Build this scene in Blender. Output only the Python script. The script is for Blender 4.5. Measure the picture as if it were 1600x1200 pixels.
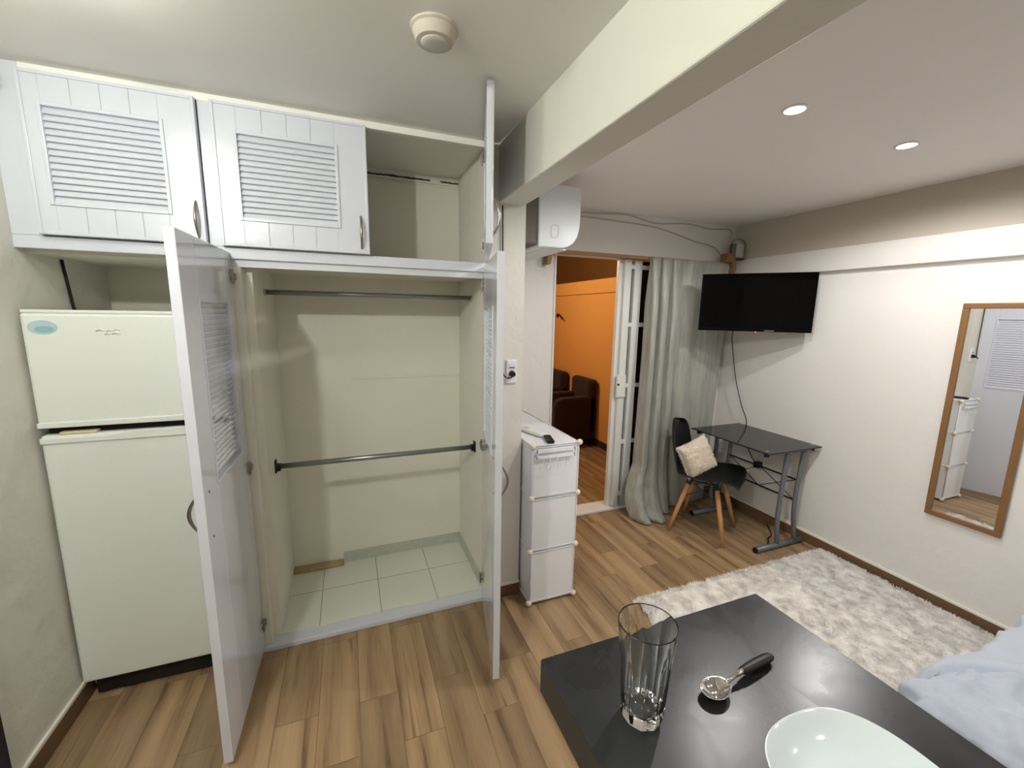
import bpy, bmesh, math, random
import numpy as np
from mathutils import Vector, Matrix
from mathutils import noise as mnoise
random.seed(7)
np.random.seed(7)
for o in list(bpy.data.objects): bpy.data.objects.remove(o)
S = bpy.context.scene
COL = S.collection
PI = math.pi

# ------------------------------------------------------------ camera, world, exposure
F_PX = 656.38
yaw, pit, rol = math.radians(21.2879), math.radians(9.50134), math.radians(0.96491)
fw = Vector((math.sin(yaw)*math.cos(pit), math.cos(yaw)*math.cos(pit), -math.sin(pit)))
rt = Vector((math.cos(yaw), -math.sin(yaw), 0)); up = rt.cross(fw)
r2 = rt*math.cos(rol)+up*math.sin(rol); u2 = -rt*math.sin(rol)+up*math.cos(rol)
cd = bpy.data.cameras.new('camera'); cam = bpy.data.objects.new('camera', cd); COL.objects.link(cam)
cd.sensor_fit = 'HORIZONTAL'; cd.sensor_width = 36; cd.lens = F_PX/1600*36; cd.clip_start = .02
cam.matrix_world = Matrix(((r2.x, u2.x, -fw.x, 0), (r2.y, u2.y, -fw.y, 0), (r2.z, u2.z, -fw.z, 1.6), (0, 0, 0, 1)))
S.camera = cam
S.view_settings.view_transform = 'Standard'; S.view_settings.look = 'None'
S.view_settings.gamma = 1; S.view_settings.use_curve_mapping = False
S.view_settings.exposure = 0.72
w = bpy.data.worlds.new('world'); S.world = w; w.use_nodes = True
w.node_tree.nodes['Background'].inputs[0].default_value = (.9, .92, 1, 1)
w.node_tree.nodes['Background'].inputs[1].default_value = .02

def lamp(name, kind, loc, power, color, size=.05, rot=None, blend=.6, angle=160, parent=None):
    d = bpy.data.lights.new(name, kind); d.energy = power; d.color = color
    if kind == 'AREA':
        d.shape = 'DISK'; d.size = size
    else:
        d.shadow_soft_size = size
    if kind == 'SPOT': d.spot_size = math.radians(angle); d.spot_blend = blend
    o = bpy.data.objects.new(name, d); COL.objects.link(o); o.location = loc
    if rot: o.rotation_euler = rot
    return o
# globe lamp over the kitchen side (just above the frame), recessed spots of the bedroom side
KLAMPS = [(-.66, 1.28), (-.74, .25)]
for (lx, ly), pw in zip(KLAMPS, (4.8, 29)):
    lamp('kitchen_lamp_light', 'POINT', (lx, ly, 2.325), pw, (.98, 1, .95), .03)
SPOTS = [(1.537, 1.182), (2.276, 1.213), (1.537, -.35), (2.276, -.35)]  # last two are added extra light, unseen behind the camera
for sx, sy in SPOTS:
    lamp('recessed_spot_light', 'SPOT', (sx, sy, 2.325), 23 if sy > 0 else 5, (1, .968, .955), .03, (0, 0, 0), .35, 172)
lamp('hallway_lamp_light', 'POINT', (1.3, 4.4, 2.3), 42, (1, .88, .55), .06)

# ------------------------------------------------------------ materials
def srgb(r, g, b):
    f = lambda c: ((c/255)/12.92 if c/255 <= .04045 else ((c/255+.055)/1.055)**2.4)
    return (f(r), f(g), f(b), 1)
def newmat(name):
    m = bpy.data.materials.new(name); m.use_nodes = True
    return m, m.node_tree.nodes, m.node_tree.links, m.node_tree.nodes['Principled BSDF']
def mat(name, col, rough=.5, metal=0, bump=0, bscale=60, var=0, vscale=3, spec=.5, coat=0, emit=0, trans=0, ior=1.45, subs=0, sheen=0, stretch=None):
    m, N, L, P = newmat(name)
    P.inputs['Base Color'].default_value = col; P.inputs['Roughness'].default_value = rough
    P.inputs['Metallic'].default_value = metal; P.inputs['Specular IOR Level'].default_value = spec
    P.inputs['Coat Weight'].default_value = coat; P.inputs['Transmission Weight'].default_value = trans
    P.inputs['IOR'].default_value = ior; P.inputs['Sheen Weight'].default_value = sheen
    if emit: P.inputs['Emission Color'].default_value = col; P.inputs['Emission Strength'].default_value = emit
    tc = N.new('ShaderNodeTexCoord')
    src = tc.outputs['Object']
    if stretch:
        mp = N.new('ShaderNodeMapping'); mp.inputs['Scale'].default_value = stretch; L.new(src, mp.inputs[0]); src = mp.outputs[0]
    if var:
        n = N.new('ShaderNodeTexNoise'); n.inputs['Scale'].default_value = vscale; n.inputs['Detail'].default_value = 5
        L.new(src, n.inputs['Vector'])
        mx = N.new('ShaderNodeMixRGB'); mx.inputs[1].default_value = tuple(c*(1-var) for c in col[:3])+(1,)
        mx.inputs[2].default_value = tuple(min(1, c*(1+var)) for c in col[:3])+(1,)
        L.new(n.outputs['Fac'], mx.inputs[0]); L.new(mx.outputs[0], P.inputs['Base Color'])
    if bump:
        n2 = N.new('ShaderNodeTexNoise'); n2.inputs['Scale'].default_value = bscale; n2.inputs['Detail'].default_value = 6
        L.new(src, n2.inputs['Vector'])
        b = N.new('ShaderNodeBump'); b.inputs['Strength'].default_value = bump; b.inputs['Distance'].default_value = .01
        L.new(n2.outputs['Fac'], b.inputs['Height']); L.new(b.outputs[0], P.inputs['Normal'])
    return m

M = {}
M['plaster'] = mat('cream plaster', srgb(226, 223, 212), .75, bump=.8, bscale=9, var=.02, vscale=2)
M['plaster_r'] = mat('warm white plaster', srgb(228, 225, 220), .75, bump=.45, bscale=11, var=.02, vscale=2)
M['closet_in'] = mat('cream closet paint', srgb(228, 226, 211), .6, bump=.2, bscale=12, var=.02, vscale=3)
M['ceiling'] = mat('ceiling paint', srgb(236, 234, 227), .8, bump=.12, bscale=10, var=.02, vscale=1.5)
M['ceiling_r'] = mat('ceiling paint warm', srgb(243, 239, 234), .8, bump=.12, bscale=10, var=.02, vscale=1.5)
M['beam'] = mat('pale green grey beam plaster', srgb(216, 214, 202), .8, bump=.4, bscale=9, var=.02)
M['fascia'] = mat('grey beige matt', srgb(196, 188, 174), .8, bump=.3, bscale=12, var=.03)
M['white'] = mat('white gloss enamel', srgb(208, 211, 219), .24, bump=.06, bscale=25, var=.01, coat=.3)
M['white_in'] = mat('white enamel inside face', srgb(214, 216, 225), .14, bump=.04, bscale=18, var=.01, coat=.5)
M['seam'] = mat('panel seam shadow line filler', srgb(205, 207, 212), .6)
M['caulk'] = mat('white caulk line', srgb(236, 232, 220), .6, bump=.2, bscale=60)
M['fridge'] = mat('off white fridge enamel', srgb(228, 232, 224), .32, bump=.05, bscale=160, var=.01)
M['fridge_edge'] = mat('yellowed plastic', srgb(214, 199, 160), .5)
M['dark'] = mat('dark gap', srgb(24, 18, 14), .8)
M['steel'] = mat('brushed steel', srgb(176, 176, 172), .3, 1, bump=.05, bscale=200)
M['nickel'] = mat('satin nickel', srgb(158, 152, 144), .35, 1)
M['chrome'] = mat('chrome', srgb(215, 212, 212), .08, 1)
M['zinc'] = mat('galvanised rod', srgb(150, 155, 156), .32, .85, bump=.05, bscale=80)
M['black_plastic'] = mat('black plastic', srgb(16, 16, 18), .45)
M['black_shell'] = mat('matt black shell', srgb(17, 18, 21), .5)
M['screen'] = mat('black glass screen', srgb(3, 3, 4), .04, spec=.12)
M['desk_glass'] = mat('black tempered glass', srgb(16, 16, 18), .08, spec=.4)
M['desk_metal'] = mat('grey powder coated tube', srgb(112, 118, 123), .38, .35)
M['leg_wood'] = mat('beech leg wood', srgb(197, 146, 96), .45, var=.15, vscale=14, stretch=(1, 1, .12))
M['frame_wood'] = mat('honey pine frame', srgb(130, 94, 56), .4, var=.16, vscale=10, coat=.2)
M['rod_wood'] = mat('stained curtain board', srgb(150, 118, 80), .6, var=.12, vscale=10)
M['mirror'] = mat('mirror glass', (.93, .95, .95, 1), .0, 1)
M['cube'] = mat('white polypropylene sheet', srgb(238, 239, 242), .35, subs=0, bump=.03, bscale=30)
M['cube_shaded'] = mat('white sheet shaded grey', srgb(226, 226, 228), .4)  # shaded copy of the cube sheet
M['conn'] = mat('cream connector plastic', srgb(232, 220, 196), .4)
M['wire'] = mat('white coated wire', srgb(226, 228, 232), .4)
M['table'] = mat('black laminate table', srgb(30, 31, 32), .27, spec=.6)
M['plate'] = mat('white glazed ceramic', srgb(208, 217, 222), .12, coat=.3)
M['pillow'] = mat('cream plush', srgb(236, 223, 203), .95, bump=.9, bscale=90, var=.06, vscale=30, sheen=.3)
M['rug'] = mat('shaggy pile', srgb(206, 201, 195), .95, sheen=.2)
M['duvet'] = mat('pale blue grey cotton', srgb(180, 188, 202), .85, bump=.1, bscale=300, sheen=.15)
M['seam_w'] = mat('white duvet piping', srgb(214, 220, 230), .8)
M['mattress'] = mat('mattress ticking', srgb(200, 198, 192), .9, bump=.2, bscale=100)
M['orange'] = mat('orange wall paint', srgb(216, 154, 86), .8, bump=.3, bscale=12, var=.04, vscale=2)
M['brown_wall'] = mat('brown beam paint', srgb(122, 84, 44), .85, var=.08, vscale=3)
M['armchair'] = mat('dark brown upholstery', srgb(40, 20, 14), .9, bump=.25, bscale=220, sheen=.1)
M['skirt'] = None
M['ac'] = mat('white air conditioner plastic', srgb(224, 230, 232), .5)
M['ac_back'] = mat('grey mounting foam', srgb(112, 106, 100), .85, bump=.5, bscale=30)
M['cable'] = mat('grey cable', srgb(188, 180, 168), .6)
M['cable_b'] = mat('black cable', srgb(22, 21, 22), .5)
M['green'] = mat('dark green box', srgb(40, 70, 42), .4)
M['clear'] = mat('clear plastic', (1, 1, 1, 1), .05, trans=.9, ior=1.15)
M['frost'] = mat('frosted pale plastic', srgb(196, 192, 182), .4)
M['doormetal'] = mat('white painted steel', srgb(224, 226, 222), .35, bump=.15, bscale=40, var=.03, vscale=10)
M['door_glass'] = mat('dark glass', srgb(46, 22, 14), .1)
M['led'] = mat('lit led lens', (1, .98, .97, 1), .3, emit=14)
M['globe'] = mat('lit globe', (1, .98, .92, 1), .3, emit=8)
M['red_led'] = mat('red standby led', (1, .08, .04, 1), .3, emit=3)
M['sticker'] = mat('pale teal sticker', srgb(180, 204, 206), .35, var=.1, vscale=60)
M['sticker2'] = mat('teal sticker band', srgb(140, 184, 186), .35)
M['plum'] = mat('dark plum door paint', srgb(38, 22, 40), .5)
M['pinkbrown'] = mat('rose brown metal', srgb(150, 120, 116), .4)
M['plastic_w'] = mat('white plastic', srgb(240, 240, 236), .35)
M['concrete'] = mat('raw skirting residue', srgb(176, 150, 112), .9, bump=.6, bscale=70, var=.15, vscale=30)
M['rail_dark'] = mat('dark stain strip', srgb(70, 66, 52), .9, bump=.6, bscale=60)

def floor_mat(name, c1, c2, dark):
    m, N, L, P = newmat(name)
    tc = N.new('ShaderNodeTexCoord'); mp = N.new('ShaderNodeMapping')
    mp.inputs['Rotation'].default_value = (0, 0, PI/2); mp.inputs['Location'].default_value = (.17, .024, 0)
    L.new(tc.outputs['Object'], mp.inputs[0])
    br = N.new('ShaderNodeTexBrick'); br.offset = .37; br.offset_frequency = 2; br.squash = 1
    br.inputs['Scale'].default_value = 1; br.inputs['Brick Width'].default_value = .61; br.inputs['Row Height'].default_value = .155
    br.inputs['Mortar Size'].default_value = .0016; br.inputs['Mortar Smooth'].default_value = .2
    br.inputs['Color1'].default_value = (0, 0, 0, 1); br.inputs['Color2'].default_value = (1, 1, 1, 1); br.inputs['Mortar'].default_value = (.5, .5, .5, 1)
    L.new(mp.outputs[0], br.inputs['Vector'])
    # grain coordinates: stretched along the plank, shifted by the plank's random value
    sh = N.new('ShaderNodeVectorMath'); sh.operation = 'MULTIPLY_ADD'
    L.new(br.outputs['Color'], sh.inputs[0]); sh.inputs[1].default_value = (37, 53, 11); L.new(tc.outputs['Object'], sh.inputs[2])
    g = N.new('ShaderNodeMapping'); g.inputs['Scale'].default_value = (5, .6, 1); L.new(sh.outputs[0], g.inputs[0])
    n1 = N.new('ShaderNodeTexNoise'); n1.inputs['Scale'].default_value = 1.6; n1.inputs['Detail'].default_value = 6; n1.inputs['Roughness'].default_value = .6; n1.inputs['Distortion'].default_value = 1.2
    L.new(g.outputs[0], n1.inputs['Vector'])
    g2 = N.new('ShaderNodeMapping'); g2.inputs['Scale'].default_value = (60, 2.4, 1); L.new(sh.outputs[0], g2.inputs[0])
    n2 = N.new('ShaderNodeTexNoise'); n2.inputs['Scale'].default_value = 2; n2.inputs['Detail'].default_value = 3; L.new(g2.outputs[0], n2.inputs['Vector'])
    # ring figure
    wv = N.new('ShaderNodeTexWave'); wv.wave_type = 'BANDS'; wv.bands_direction = 'X'; wv.inputs['Scale'].default_value = .55
    wv.inputs['Distortion'].default_value = 7; wv.inputs['Detail'].default_value = 2; wv.inputs['Detail Scale'].default_value = .8
    L.new(g.outputs[0], wv.inputs['Vector'])
    cr = N.new('ShaderNodeValToRGB'); cr.color_ramp.elements[0].position = .30; cr.color_ramp.elements[0].color = dark
    cr.color_ramp.elements[1].position = .72; cr.color_ramp.elements[1].color = c2
    e = cr.color_ramp.elements.new(.44); e.color = c1
    e = cr.color_ramp.elements.new(.58); e.color = tuple((a+b)/2 for a, b in zip(c1, c2))
    mw = N.new('ShaderNodeMixRGB'); mw.inputs[0].default_value = .22; L.new(n1.outputs['Fac'], mw.inputs[1]); L.new(wv.outputs['Fac'], mw.inputs[2])
    mw2 = N.new('ShaderNodeMixRGB'); mw2.inputs[0].default_value = .22; L.new(mw.outputs[0], mw2.inputs[1]); L.new(n2.outputs['Fac'], mw2.inputs[2])
    L.new(mw2.outputs[0], cr.inputs[0])
    g3 = N.new('ShaderNodeMapping'); g3.inputs['Scale'].default_value = (16, .9, 1); L.new(sh.outputs[0], g3.inputs[0])
    n3 = N.new('ShaderNodeTexNoise'); n3.inputs['Scale'].default_value = 1.4; n3.inputs['Detail'].default_value = 4; n3.inputs['Distortion'].default_value = .8; L.new(g3.outputs[0], n3.inputs['Vector'])
    r3 = N.new('ShaderNodeMapRange'); r3.inputs['From Min'].default_value = .60; r3.inputs['From Max'].default_value = .72; r3.inputs['To Max'].default_value = .75; L.new(n3.outputs['Fac'], r3.inputs[0])
    mk = N.new('ShaderNodeMixRGB'); L.new(r3.outputs[0], mk.inputs[0]); L.new(cr.outputs[0], mk.inputs[1]); mk.inputs[2].default_value = tuple(c*.8 for c in dark[:3])+(1,)
    # plank tint
    hv = N.new('ShaderNodeHueSaturation'); mr = N.new('ShaderNodeMapRange'); mr.inputs['To Min'].default_value = .74; mr.inputs['To Max'].default_value = 1.14
    L.new(br.outputs['Color'], mr.inputs[0]); L.new(mr.outputs[0], hv.inputs['Value']); L.new(mk.outputs[0], hv.inputs['Color'])
    mj = N.new('ShaderNodeMixRGB'); L.new(br.outputs['Fac'], mj.inputs[0]); L.new(hv.outputs[0], mj.inputs[1])
    mj.inputs[2].default_value = tuple(c*.62 for c in c1[:3])+(1,)
    L.new(mj.outputs[0], P.inputs['Base Color'])
    P.inputs['Roughness'].default_value = .38
    b = N.new('ShaderNodeBump'); b.inputs['Strength'].default_value = .35; b.inputs['Distance'].default_value = .002; b.invert = True
    L.new(br.outputs['Fac'], b.inputs['Height']); L.new(b.outputs[0], P.inputs['Normal'])
    return m
M['floor'] = floor_mat('wood look floor tile', srgb(147, 120, 88), srgb(172, 145, 110), srgb(105, 79, 54))
M['skirt'] = mat('brown wood tile skirting', srgb(112, 84, 58), .45, var=.2, vscale=6, stretch=(1, 1, 12))

def tile_mat():
    m, N, L, P = newmat('white floor tile')
    tc = N.new('ShaderNodeTexCoord'); mp = N.new('ShaderNodeMapping'); mp.inputs['Location'].default_value = (.2, 0, 0)
    mp.inputs['Location'].default_value = (-.1+.9, -2.4+3, 0)
    L.new(tc.outputs['Object'], mp.inputs[0])
    br = N.new('ShaderNodeTexBrick'); br.offset = 0; br.inputs['Scale'].default_value = 1
    br.inputs['Brick Width'].default_value = .3; br.inputs['Row Height'].default_value = .3; br.inputs['Mortar Size'].default_value = .0022
    br.inputs['Color1'].default_value = srgb(222, 224, 212); br.inputs['Color2'].default_value = srgb(216, 219, 206); br.inputs['Mortar'].default_value = srgb(150, 150, 138)
    L.new(mp.outputs[0], br.inputs['Vector']); L.new(br.outputs['Color'], P.inputs['Base Color'])
    P.inputs['Roughness'].default_value = .25
    return m
M['tile'] = tile_mat()
M['tile_skirt'] = mat('speckled grey tile skirting', srgb(186, 188, 176), .4, var=.14, vscale=35)

def table_mat():
    m, N, L, P = newmat('worn black laminate')
    tc = N.new('ShaderNodeTexCoord')
    n = N.new('ShaderNodeTexNoise'); n.inputs['Scale'].default_value = 6; n.inputs['Detail'].default_value = 5; n.inputs['Distortion'].default_value = 1.5
    L.new(tc.outputs['Object'], n.inputs['Vector'])
    cr = N.new('ShaderNodeValToRGB'); cr.color_ramp.elements[0].position = .35; cr.color_ramp.elements[0].color = (.25, .25, .25, 1)
    cr.color_ramp.elements[1].position = .7; cr.color_ramp.elements[1].color = (.34, .34, .34, 1)
    L.new(n.outputs['Fac'], cr.inputs[0]); L.new(cr.outputs[0], P.inputs['Roughness'])
    mx = N.new('ShaderNodeMixRGB'); mx.inputs[1].default_value = srgb(24, 25, 25); mx.inputs[2].default_value = srgb(40, 42, 43)
    L.new(n.outputs['Fac'], mx.inputs[0]); L.new(mx.outputs[0], P.inputs['Base Color'])
    n2 = N.new('ShaderNodeTexNoise'); n2.inputs['Scale'].default_value = 130; n2.inputs['Detail'].default_value = 3
    L.new(tc.outputs['Object'], n2.inputs['Vector'])
    b = N.new('ShaderNodeBump'); b.inputs['Strength'].default_value = .05; b.inputs['Distance'].default_value = .001
    L.new(n2.outputs['Fac'], b.inputs['Height']); L.new(b.outputs[0], P.inputs['Normal'])
    P.inputs['Specular IOR Level'].default_value = .34
    return m
M['table'] = table_mat()

def curtain_mat():
    m, N, L, P = newmat('grey green satin curtain')
    tc = N.new('ShaderNodeTexCoord'); mp = N.new('ShaderNodeMapping'); mp.inputs['Scale'].default_value = (16, 16, 1.6); L.new(tc.outputs['Object'], mp.inputs[0])
    n = N.new('ShaderNodeTexNoise'); n.inputs['Scale'].default_value = 2.2; n.inputs['Detail'].default_value = 7; n.inputs['Roughness'].default_value = .7
    L.new(mp.outputs[0], n.inputs['Vector'])
    cr = N.new('ShaderNodeValToRGB'); cr.color_ramp.elements[0].position = .35; cr.color_ramp.elements[0].color = srgb(140, 142, 133)
    cr.color_ramp.elements[1].position = .68; cr.color_ramp.elements[1].color = srgb(170, 172, 163)
    L.new(n.outputs['Fac'], cr.inputs[0]); L.new(cr.outputs[0], P.inputs['Base Color'])
    P.inputs['Roughness'].default_value = .45; P.inputs['Sheen Weight'].default_value = .3; P.inputs['Specular IOR Level'].default_value = .6
    b = N.new('ShaderNodeBump'); b.inputs['Strength'].default_value = .2; b.inputs['Distance'].default_value = .003
    L.new(n.outputs['Fac'], b.inputs['Height']); L.new(b.outputs[0], P.inputs['Normal'])
    return m
M['curtain'] = curtain_mat()

def rug_mat():
    m, N, L, P = newmat('white grey shaggy pile')
    tc = N.new('ShaderNodeTexCoord'); n = N.new('ShaderNodeTexNoise'); n.inputs['Scale'].default_value = 16; n.inputs['Detail'].default_value = 5
    L.new(tc.outputs['Object'], n.inputs['Vector'])
    cr = N.new('ShaderNodeValToRGB'); cr.color_ramp.elements[0].position = .36; cr.color_ramp.elements[0].color = srgb(204, 198, 192)
    cr.color_ramp.elements[1].position = .64; cr.color_ramp.elements[1].color = srgb(240, 237, 232)
    L.new(n.outputs['Fac'], cr.inputs[0]); L.new(cr.outputs[0], P.inputs['Base Color'])
    P.inputs['Roughness'].default_value = .95; P.inputs['Sheen Weight'].default_value = .25
    return m
M['rug'] = rug_mat()
def glass_mat():
    m, N, L, P = newmat('clear drinking glass')
    P.inputs['Base Color'].default_value = (.985, 1, .985, 1); P.inputs['Roughness'].default_value = .01
    P.inputs['Transmission Weight'].default_value = 1; P.inputs['IOR'].default_value = 1.5
    return m
M['glass'] = glass_mat()

# ------------------------------------------------------------ builders
class MB:
    def __init__(s): s.v = []; s.f = []
    def add(s, vs, fs, mtx=None):
        b = len(s.v)
        for p in vs:
            p = Vector(p)
            s.v.append(tuple(mtx @ p if mtx else p))
        s.f += [tuple(i+b for i in f) for f in fs]; return s
    def box(s, x0, x1, y0, y1, z0, z1, mtx=None):
        vs = [(x, y, z) for z in (z0, z1) for y in (y0, y1) for x in (x0, x1)]
        return s.add(vs, [(0, 2, 3, 1), (4, 5, 7, 6), (0, 1, 5, 4), (2, 6, 7, 3), (0, 4, 6, 2), (1, 3, 7, 5)], mtx)
    def tube(s, pts, r, seg=12, cap=True, mtx=None, closed=False):
        pts = [Vector(p) for p in pts]; n = len(pts)
        rs = r if isinstance(r, (list, tuple)) else [r]*n
        vs = []; fs = []; ref = None
        for i, p in enumerate(pts):
            a = pts[(i-1) % n] if (closed or i > 0) else p; b = pts[(i+1) % n] if (closed or i < n-1) else p
            t = (b-a).normalized()
            if ref is None:
                ref = t.orthogonal().normalized()
            ref = (ref-t*ref.dot(t)).normalized(); bi = t.cross(ref)
            for k in range(seg):
                an = 2*PI*k/seg
                vs.append(p+(ref*math.cos(an)+bi*math.sin(an))*rs[i])
        m = n if closed else n-1
        for i in range(m):
            for k in range(seg):
                a = i*seg+k; b = i*seg+(k+1) % seg; c = ((i+1) % n)*seg+(k+1) % seg; d = ((i+1) % n)*seg+k
                fs.append((a, b, c, d))
        if cap and not closed:
            fs.append(tuple(range(seg))[::-1]); fs.append(tuple((n-1)*seg+k for k in range(seg)))
        return s.add(vs, fs, mtx)
    def prism(s, poly, a0, a1, axis='y', mtx=None):
        n = len(poly); vs = []
        for a in (a0, a1):
            for (u, v) in poly:
                vs.append({'y': (u, a, v), 'x': (a, u, v), 'z': (u, v, a)}[axis])
        fs = [tuple(range(n)), tuple(range(2*n-1, n-1, -1))]+[(i, i+n, (i+1) % n+n, (i+1) % n) for i in range(n)]
        return s.add(vs, fs, mtx)
    def lathe(s, prof, seg=32, mtx=None, rad=None):
        vs = []; fs = []
        for (r, z) in prof:
            for k in range(seg):
                a = 2*PI*k/seg; q = r*(rad(a, z) if rad else 1)
                vs.append((q*math.cos(a), q*math.sin(a), z))
        for i in range(len(prof)-1):
            for k in range(seg):
                fs.append((i*seg+k, i*seg+(k+1) % seg, (i+1)*seg+(k+1) % seg, (i+1)*seg+k))
        fs.append(tuple(range(seg))[::-1]); fs.append(tuple((len(prof)-1)*seg+k for k in range(seg)))
        return s.add(vs, fs, mtx)
    def sphere(s, c, r, seg=16, rings=10, sc=(1, 1, 1)):
        prof = [(max(1e-4, r*math.sin(PI*i/rings)), -r*math.cos(PI*i/rings)) for i in range(rings+1)]
        return s.lathe(prof, seg, Matrix.Translation(c) @ Matrix.Diagonal((*sc, 1)))
    def grid(s, nu, nv, fn, wrap=False):
        vs = [fn(i/(nu-1), j/(nv-1)) for j in range(nv) for i in range(nu)]
        fs = [(j*nu+i, j*nu+i+1, (j+1)*nu+i+1, (j+1)*nu+i) for j in range(nv-1) for i in range(nu-1)]
        return s.add(vs, fs)
    def build(s, name, m, parent=None, bevel=0, smooth=False, solid=0, sub=0, loc=None):
        me = bpy.data.meshes.new(name); me.from_pydata([tuple(v) for v in s.v], [], s.f)
        bm = bmesh.new(); bm.from_mesh(me); bmesh.ops.recalc_face_normals(bm, faces=bm.faces); bm.to_mesh(me); bm.free()
        me.materials.append(m)
        o = bpy.data.objects.new(name, me); COL.objects.link(o)
        if smooth:
            for p in me.polygons: p.use_smooth = True
        if parent: o.parent = parent
        if loc: o.location = loc
        if solid:
            q = o.modifiers.new('solid', 'SOLIDIFY'); q.thickness = solid; q.offset = 0
        if bevel:
            q = o.modifiers.new('bevel', 'BEVEL'); q.width = bevel; q.segments = 2; q.limit_method = 'ANGLE'; q.angle_limit = math.radians(40)
        if sub:
            q = o.modifiers.new('sub', 'SUBSURF'); q.levels = sub; q.render_levels = sub
        return o
def smooth_by_angle(o, deg=35):
    me = o.data
    bm = bmesh.new(); bm.from_mesh(me)
    for f in bm.faces: f.smooth = True
    for e in bm.edges:
        if len(e.link_faces) == 2 and e.calc_face_angle(0) > math.radians(deg): e.smooth = False
    bm.to_mesh(me); bm.free(); return o
def tag(o, label=None, cat=None, group=None, kind=None):
    if label: o['label'] = label
    if cat: o['category'] = cat
    if group: o['group'] = group
    if kind: o['kind'] = kind
    return o
def thing(name, label, cat, loc=(0, 0, 0), rz=0, group=None):
    o = bpy.data.objects.new(name, None); COL.objects.link(o); o.empty_display_size = .05
    o.location = loc; o.rotation_euler = (0, 0, rz)
    return tag(o, label, cat, group)
def struct(name, mb, m, label=None, **k):
    o = mb.build(name, m, **k); o['kind'] = 'structure'
    if label: o['label'] = label
    return o
def bx(*a): return MB().box(*a)
def bez(p, n=24):
    p = [Vector(q) for q in p]; out = []
    q = [p[0]*2-p[1]]+p+[p[-1]*2-p[-2]]
    for i in range(1, len(q)-2):
        for k in range(n):
            t = k/n; a, b, c, d = q[i-1], q[i], q[i+1], q[i+2]
            out.append(.5*((2*b)+(c-a)*t+(2*a-5*b+4*c-d)*t*t+(3*b-a-3*c+d)*t**3))
    out.append(p[-1]); return out

# ------------------------------------------------------------ constants
XL, XR, YC, YB, YI = -1.075, 3.038, 2.046, 2.76, 2.66
YK = -1.9
ZCL, ZCR = 2.40, 2.345

# ------------------------------------------------------------ structure
struct('floor', MB().box(XL-.1, XR+.1, YK-.1, YB+.14, -.08, 0), M['floor'], 'wood look tile plank floor')
struct('wall_left', bx(XL-.1, XL, YK, YB, 0, 2.5), M['plaster'])
struct('wall_rear', bx(XL-.1, XR+.1, YK-.1, YK, 0, 2.5), M['plaster'])
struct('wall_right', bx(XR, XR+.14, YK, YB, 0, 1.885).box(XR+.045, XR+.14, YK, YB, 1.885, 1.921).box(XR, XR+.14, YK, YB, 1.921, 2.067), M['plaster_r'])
struct('wall_right_upper', bx(XR+.03, XR+.14, YK, YB, 2.067, 2.5), M['fascia'])  # greyer than the wall below
struct('wall_back', bx(.857, 1.395, YB, YB+.14, 0, 2.5).box(1.395, XR+.1, YB, YB+.14, 2.03, 2.5).box(2.97, XR+.1, YB, YB+.14, 0, 2.03), M['plaster_r'])
struct('wall_closet_right', bx(.665, .857, YC, YB+.1, 0, 2.5), M['plaster'])
struct('wall_closet_back', bx(XL-.1, .665, YI, YB+.1, 0, 2.5), M['closet_in'])
struct('wall_closet_divider', bx(-.455, -.37, 2.112, YI, 0, 1.79), M['closet_in'])
struct('ceiling', bx(XL-.1, .72, YK, YB, ZCL, ZCL+.1), M['ceiling'])
struct('ceiling_bedroom', bx(.84, XR+.14, YK, YB+.1, ZCR, ZCR+.12), M['ceiling_r'])
struct('ceiling_beam', bx(.712, .845, YK, YC, 2.13, 2.5), M['beam'], bevel=.006)
# baseboards
def baseboard(name, x0, x1, y0, y1, cap=True, z=.07):
    o = struct(name, bx(x0, x1, y0, y1, 0, z), M['skirt'])
    if cap: c = bx(x0, x1, y0, y1, z, z+.012).build('caulk_line', M['caulk'], o)
    return o
baseboard('baseboard_right', XR-.012, XR, YK, YB)
baseboard('baseboard_left', XL, XL+.011, YK, YI, z=.075)
baseboard('baseboard_closet', .70, .857, YC-.012, YC)
baseboard('baseboard_back', 2.97, XR-.012, YB-.012, YB)
# closet floor
struct('floor_closet', bx(-.37, .665, 2.11, YI, 0, .03), M['tile'], 'white square tiles with grey grout')
struct('trim_1', bx(-.455, .672, YC-.006, 2.112, 0, .026), M['white'], 'white painted sill of the closet', bevel=.004)
struct('baseboard_closet_inside', bx(-.09, .665, YI-.012, YI, .03, .095).box(.653, .665, 2.11, YI-.012, .03, .095), M['tile_skirt'])
struct('baseboard_closet_broken', bx(-.37, -.09, YI-.055, YI, .03, .052), M['concrete'], bevel=.004)
struct('trim_2', bx(.005, .665, YI-.005, YI, 1.196, 1.214).box(.660, .665, 2.06, YI, 1.197, 1.215), M['closet_in'], 'thin cream strip in place of a shadow edge inside the closet', bevel=.002)  # raised strip stands in for the shelf's shadow edge

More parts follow.
